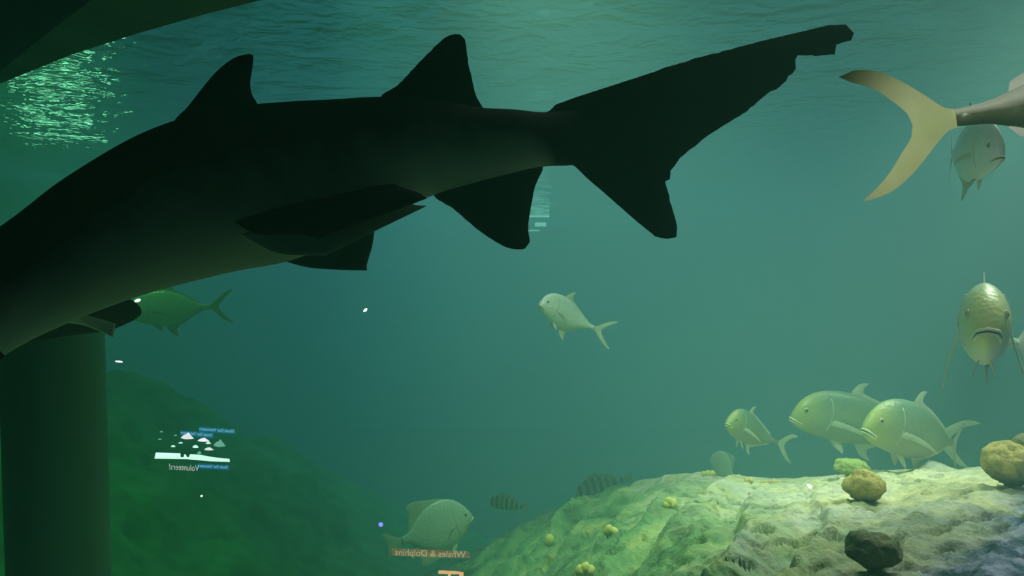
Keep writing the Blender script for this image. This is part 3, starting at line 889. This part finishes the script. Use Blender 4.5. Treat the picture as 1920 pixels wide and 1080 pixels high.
def boulder(px, foot, wpx, hpx, mat, label, seed, name='boulder', cat='boulder', taper=0.55, group=None, rough=0.22):
    p = on_rock(px, foot)
    k = p.y / F
    rx, rz = wpx / 2 * k, hpx / 2 * k
    vs, hs = [], []
    v, f = ellipsoid((0, 0, 0), (1, 1, 1), 44, 26)
    for q in v:
        n_ = 1 + rough * noise.fractal(q * 1.3 + Vector((seed, 0, 0)), 0.9, 2.1, 4) + 0.04 * noise.noise(q * 6 + Vector((0, seed, 0)))
        pit = noise.noise(q * 2.6 + Vector((0, 0, seed)))
        n_ -= 0.10 * sm(0.35, 0.6, pit)
        narrow = 1 - taper * sm(0.1, -1.0, q.z)
        vs.append(Vector((q.x * rx * n_ * narrow, q.y * rx * n_ * narrow, q.z * rz * n_)))
        hs.append(0.5 + 0.5 * q.z)
    o = mesh(name, vs, f, mat)
    o.location = p + Vector((0, rx * 0.45, rz * 0.86))
    o.data.attributes.new('height', 'FLOAT', 'POINT').data.foreach_set('value', hs)
    tag(o, label, cat, group)
    return o
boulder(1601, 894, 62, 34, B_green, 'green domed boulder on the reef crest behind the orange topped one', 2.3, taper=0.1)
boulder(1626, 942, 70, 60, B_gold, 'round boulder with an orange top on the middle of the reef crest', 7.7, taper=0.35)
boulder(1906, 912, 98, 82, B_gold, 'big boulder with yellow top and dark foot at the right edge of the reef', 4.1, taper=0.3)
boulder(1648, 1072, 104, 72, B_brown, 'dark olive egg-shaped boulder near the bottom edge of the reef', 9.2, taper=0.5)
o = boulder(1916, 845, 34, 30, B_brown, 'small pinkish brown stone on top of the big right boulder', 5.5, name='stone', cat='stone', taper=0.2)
o.location = at(1922, 834, o.location.y * 0 + on_rock(1906, 912).y + 0.1)
M_coral = noisy('yellow_coral', (0.62, 0.62, 0.14), (0.80, 0.78, 0.28), 20, 0.8, 0.2, 0.01)
M_peach = noisy('peach_coral', (0.72, 0.56, 0.24), (0.82, 0.70, 0.40), 20, 0.8, 0.2, 0.01)
def coral(px, foot, wpx, hpx, mat, label, seed, lobes=7):
    """a clump of knobbly lobes"""
    p = on_rock(px, foot)
    k = p.y / F
    rnd = random.Random(seed)
    vs, fs = [], []
    for i in range(lobes):
        t = (i + 0.5) / lobes * 2 - 1
        r = hpx * k * (0.32 + 0.2 * rnd.random())
        c = (t * (wpx * k / 2 - r * 0.5), rnd.uniform(-.3, .3) * r, r * 0.5 + rnd.uniform(0, .35) * hpx * k * (1 - abs(t)))
        v, f = ellipsoid(c, (r * 0.9, r * 0.9, r * 1.05), 10, 7)
        b = len(vs)
        vs += [q * (1 + 0.0) + Vector((0, 0, 0.12 * r * noise.noise(q * 60))) for q in v]
        fs += [tuple(b + z for z in q) for q in f]
    o = mesh('coral', vs, fs, mat)
    o.location = p
    tag(o, label, 'coral')
coral(1328, 891, 26, 13, M_coral, 'bright yellow coral knob on the reef crest before the oval fish', 1, 5)
coral(1404, 903, 16, 10, M_peach, 'tiny pale coral bump on the crest right of the yellow knob', 2, 3)
coral(1445, 906, 44, 9, M_peach, 'flat peach coloured coral crust along the reef crest', 3, 7)
coral(1256, 950, 26, 18, M_coral, 'yellow green coral cluster in the hollow of the reef flank', 4, 6)
coral(1146, 1001, 24, 18, M_coral, 'bright yellow branching coral tuft on the green reef flank', 5, 6)
coral(1098, 1078, 34, 24, M_coral, 'yellow coral clump at the bottom edge of the green reef flank', 6, 7)
coral(1030, 1020, 14, 20, M_coral, 'small dull yellow coral on the far left reef flank', 8, 4)

# ------------------------------------------------------------------ glowing panel far left, added and unseen, to glitter on the surface
M_glow = bpy.data.materials.new('panel_glow')
M_glow.use_nodes = True
bb = M_glow.node_tree.nodes['Principled BSDF']
bb.inputs['Base Color'].default_value = (0.1, 0.3, 0.2, 1)
bb.inputs['Emission Color'].default_value = (0.35, 1.0, 0.55, 1)
bb.inputs['Emission Strength'].default_value = 4.2
a, b = at(45, 405, 10.5), at(172, 470, 10.5)
v, f = box((a.x, 10.5, b.z), (b.x, 10.6, a.z))
o = mesh('glow_panel', v, f, M_glow, smooth=False)
tag(o, 'added green glowing panel hidden behind the shark, making the surface glitter', kind='structure')

w2 = empty('glow_bars', at(1012, 415, 18.6))  # added glowing bars, shaped as streaks of glitter at the waterline
tag(w2, 'small distant glowing bars added for the light streaks beside the anal fin of the shark', kind='structure')
M_glow2 = M_glow.copy(); M_glow2.name = 'bar_glow'
M_glow2.node_tree.nodes['Principled BSDF'].inputs['Emission Color'].default_value = (0.5, 1.0, 0.85, 1)
M_glow2.node_tree.nodes['Principled BSDF'].inputs['Emission Strength'].default_value = 2.5
for (xa, xb, ya, yb) in ((985, 1030, 404, 407), (1003, 1024, 417, 424), (990, 1012, 431, 433)):
    a, b = at(xa, ya, 18.6), at(xb, yb, 18.6)
    v, f = box((a.x, 0, b.z), (b.x, 0.08, a.z))
    mesh('glow_bar', [Vector(q) - Vector((w2.location.x, 0, w2.location.z)) for q in v], f, M_glow2, w2, smooth=False)

# ------------------------------------------------------------------ acrylic reflections built as glowing flat shapes where a mirror would put them
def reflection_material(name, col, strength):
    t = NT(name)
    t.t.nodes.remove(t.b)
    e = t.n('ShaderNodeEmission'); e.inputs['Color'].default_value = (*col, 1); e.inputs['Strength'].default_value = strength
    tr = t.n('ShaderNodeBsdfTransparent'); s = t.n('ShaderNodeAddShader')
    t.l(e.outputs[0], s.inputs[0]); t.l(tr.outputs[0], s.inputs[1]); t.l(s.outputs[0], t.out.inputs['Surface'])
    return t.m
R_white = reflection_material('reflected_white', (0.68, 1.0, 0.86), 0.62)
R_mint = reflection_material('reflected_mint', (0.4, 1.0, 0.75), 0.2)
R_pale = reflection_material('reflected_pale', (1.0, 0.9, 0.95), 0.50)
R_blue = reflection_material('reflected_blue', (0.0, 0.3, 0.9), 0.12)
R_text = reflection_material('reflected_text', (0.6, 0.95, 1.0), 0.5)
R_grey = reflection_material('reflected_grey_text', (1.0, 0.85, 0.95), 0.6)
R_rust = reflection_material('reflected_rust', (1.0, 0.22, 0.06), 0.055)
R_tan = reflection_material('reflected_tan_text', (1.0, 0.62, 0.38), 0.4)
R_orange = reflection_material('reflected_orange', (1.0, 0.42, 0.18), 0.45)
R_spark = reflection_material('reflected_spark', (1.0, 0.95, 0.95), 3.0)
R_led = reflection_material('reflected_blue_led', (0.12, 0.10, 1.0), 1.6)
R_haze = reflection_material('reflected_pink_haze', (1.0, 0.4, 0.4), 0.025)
def flat(name, pts, Y, mat, parent, th=0.004):
    """a flat panel with the outline pts (pixels at depth Y)"""
    n = len(pts)
    q = [at(x, y, Y) - parent.location for x, y in pts]
    vs = q + [p + Vector((0, th, 0)) for p in q]
    fs = [tuple(range(n)), tuple(range(n, 2 * n))[::-1]] + [((i + 1) % n, i, n + i, n + (i + 1) % n) for i in range(n)]
    return mesh(name, vs, fs, mat, parent, smooth=False)
def lettering(name, txt, x0, x1, ybase, hpx, Y, mat, parent, slope=0.0, hgt=1.0):
    """mirror-written text running right to left between two pixel columns"""
    cu = bpy.data.curves.new(name, 'FONT')
    cu.body = txt
    ob = bpy.data.objects.new(name, cu)
    C.objects.link(ob)
    bpy.context.view_layer.update()
    me = bpy.data.meshes.new_from_object(ob.evaluated_get(bpy.context.evaluated_depsgraph_get()))
    bpy.data.objects.remove(ob)
    xs_ = [v.co.x for v in me.vertices]
    w_ = max(xs_) - min(xs_)
    for v in me.vertices:
        t = (v.co.x - min(xs_)) / w_
        px = x1 + (x0 - x1) * t
        py = ybase - v.co.y * hpx + slope * (px - x0)
        v.co = at(px, py, Y) - parent.location
    me.update()
    return link(name, me, mat, parent, smooth=False)
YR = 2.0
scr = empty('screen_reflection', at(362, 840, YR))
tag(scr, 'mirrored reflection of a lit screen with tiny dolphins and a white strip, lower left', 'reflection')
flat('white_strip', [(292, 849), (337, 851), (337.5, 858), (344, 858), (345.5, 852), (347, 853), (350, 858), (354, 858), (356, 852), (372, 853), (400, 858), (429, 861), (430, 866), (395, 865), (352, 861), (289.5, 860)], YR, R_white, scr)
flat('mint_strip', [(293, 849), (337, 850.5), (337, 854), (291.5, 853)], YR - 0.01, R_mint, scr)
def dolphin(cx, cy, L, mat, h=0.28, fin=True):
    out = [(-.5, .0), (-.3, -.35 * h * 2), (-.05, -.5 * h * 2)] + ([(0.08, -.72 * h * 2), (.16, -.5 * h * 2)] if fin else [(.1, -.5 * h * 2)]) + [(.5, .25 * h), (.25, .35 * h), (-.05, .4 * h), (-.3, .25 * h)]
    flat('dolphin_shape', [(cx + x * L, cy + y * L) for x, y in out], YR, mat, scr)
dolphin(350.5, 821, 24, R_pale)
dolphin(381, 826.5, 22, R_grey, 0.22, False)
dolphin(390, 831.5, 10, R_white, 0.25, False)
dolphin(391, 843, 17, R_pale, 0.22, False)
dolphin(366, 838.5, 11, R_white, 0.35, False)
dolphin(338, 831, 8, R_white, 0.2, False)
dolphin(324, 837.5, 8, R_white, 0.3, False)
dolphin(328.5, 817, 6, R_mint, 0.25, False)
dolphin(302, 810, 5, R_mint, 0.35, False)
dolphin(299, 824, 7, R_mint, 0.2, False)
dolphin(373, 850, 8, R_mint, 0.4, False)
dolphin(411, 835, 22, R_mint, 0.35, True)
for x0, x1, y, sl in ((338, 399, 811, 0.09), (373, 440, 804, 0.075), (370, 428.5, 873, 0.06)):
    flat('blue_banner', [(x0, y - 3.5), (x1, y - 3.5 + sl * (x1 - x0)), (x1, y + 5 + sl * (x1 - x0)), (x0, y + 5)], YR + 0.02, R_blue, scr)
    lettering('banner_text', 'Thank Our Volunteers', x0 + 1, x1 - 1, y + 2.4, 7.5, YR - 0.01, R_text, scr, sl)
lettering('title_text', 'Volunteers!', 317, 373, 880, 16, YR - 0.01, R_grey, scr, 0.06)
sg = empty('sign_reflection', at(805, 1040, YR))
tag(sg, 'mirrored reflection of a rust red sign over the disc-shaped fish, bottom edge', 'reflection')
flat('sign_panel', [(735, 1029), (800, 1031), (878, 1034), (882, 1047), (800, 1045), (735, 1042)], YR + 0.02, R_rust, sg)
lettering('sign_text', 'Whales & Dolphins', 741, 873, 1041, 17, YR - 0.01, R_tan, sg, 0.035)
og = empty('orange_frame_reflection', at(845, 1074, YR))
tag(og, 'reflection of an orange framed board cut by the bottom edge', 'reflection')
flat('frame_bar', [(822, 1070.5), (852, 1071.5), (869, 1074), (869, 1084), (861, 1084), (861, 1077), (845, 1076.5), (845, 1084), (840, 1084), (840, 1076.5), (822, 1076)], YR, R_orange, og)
def spark(px, py, rx, rz, mat, label, tilt=0.0):  # a small glowing ellipsoid stands in for each reflected light
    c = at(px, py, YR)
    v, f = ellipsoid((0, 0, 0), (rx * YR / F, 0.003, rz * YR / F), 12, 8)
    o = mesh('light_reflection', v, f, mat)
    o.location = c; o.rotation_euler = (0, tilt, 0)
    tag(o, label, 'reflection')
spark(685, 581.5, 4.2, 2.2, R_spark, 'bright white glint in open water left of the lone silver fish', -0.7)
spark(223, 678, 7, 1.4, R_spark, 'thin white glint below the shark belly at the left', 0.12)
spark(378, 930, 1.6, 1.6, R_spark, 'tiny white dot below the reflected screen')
spark(714, 983.5, 4.2, 4.2, R_led, 'small blue reflection of an indicator light left of the disc-shaped fish')
spark(258, 563.5, 6, 2.6, R_spark, 'yellow white glint on the snout of the faint fish under the shark', -0.3)  # shine of the snout modelled as a glowing speck nearer the camera
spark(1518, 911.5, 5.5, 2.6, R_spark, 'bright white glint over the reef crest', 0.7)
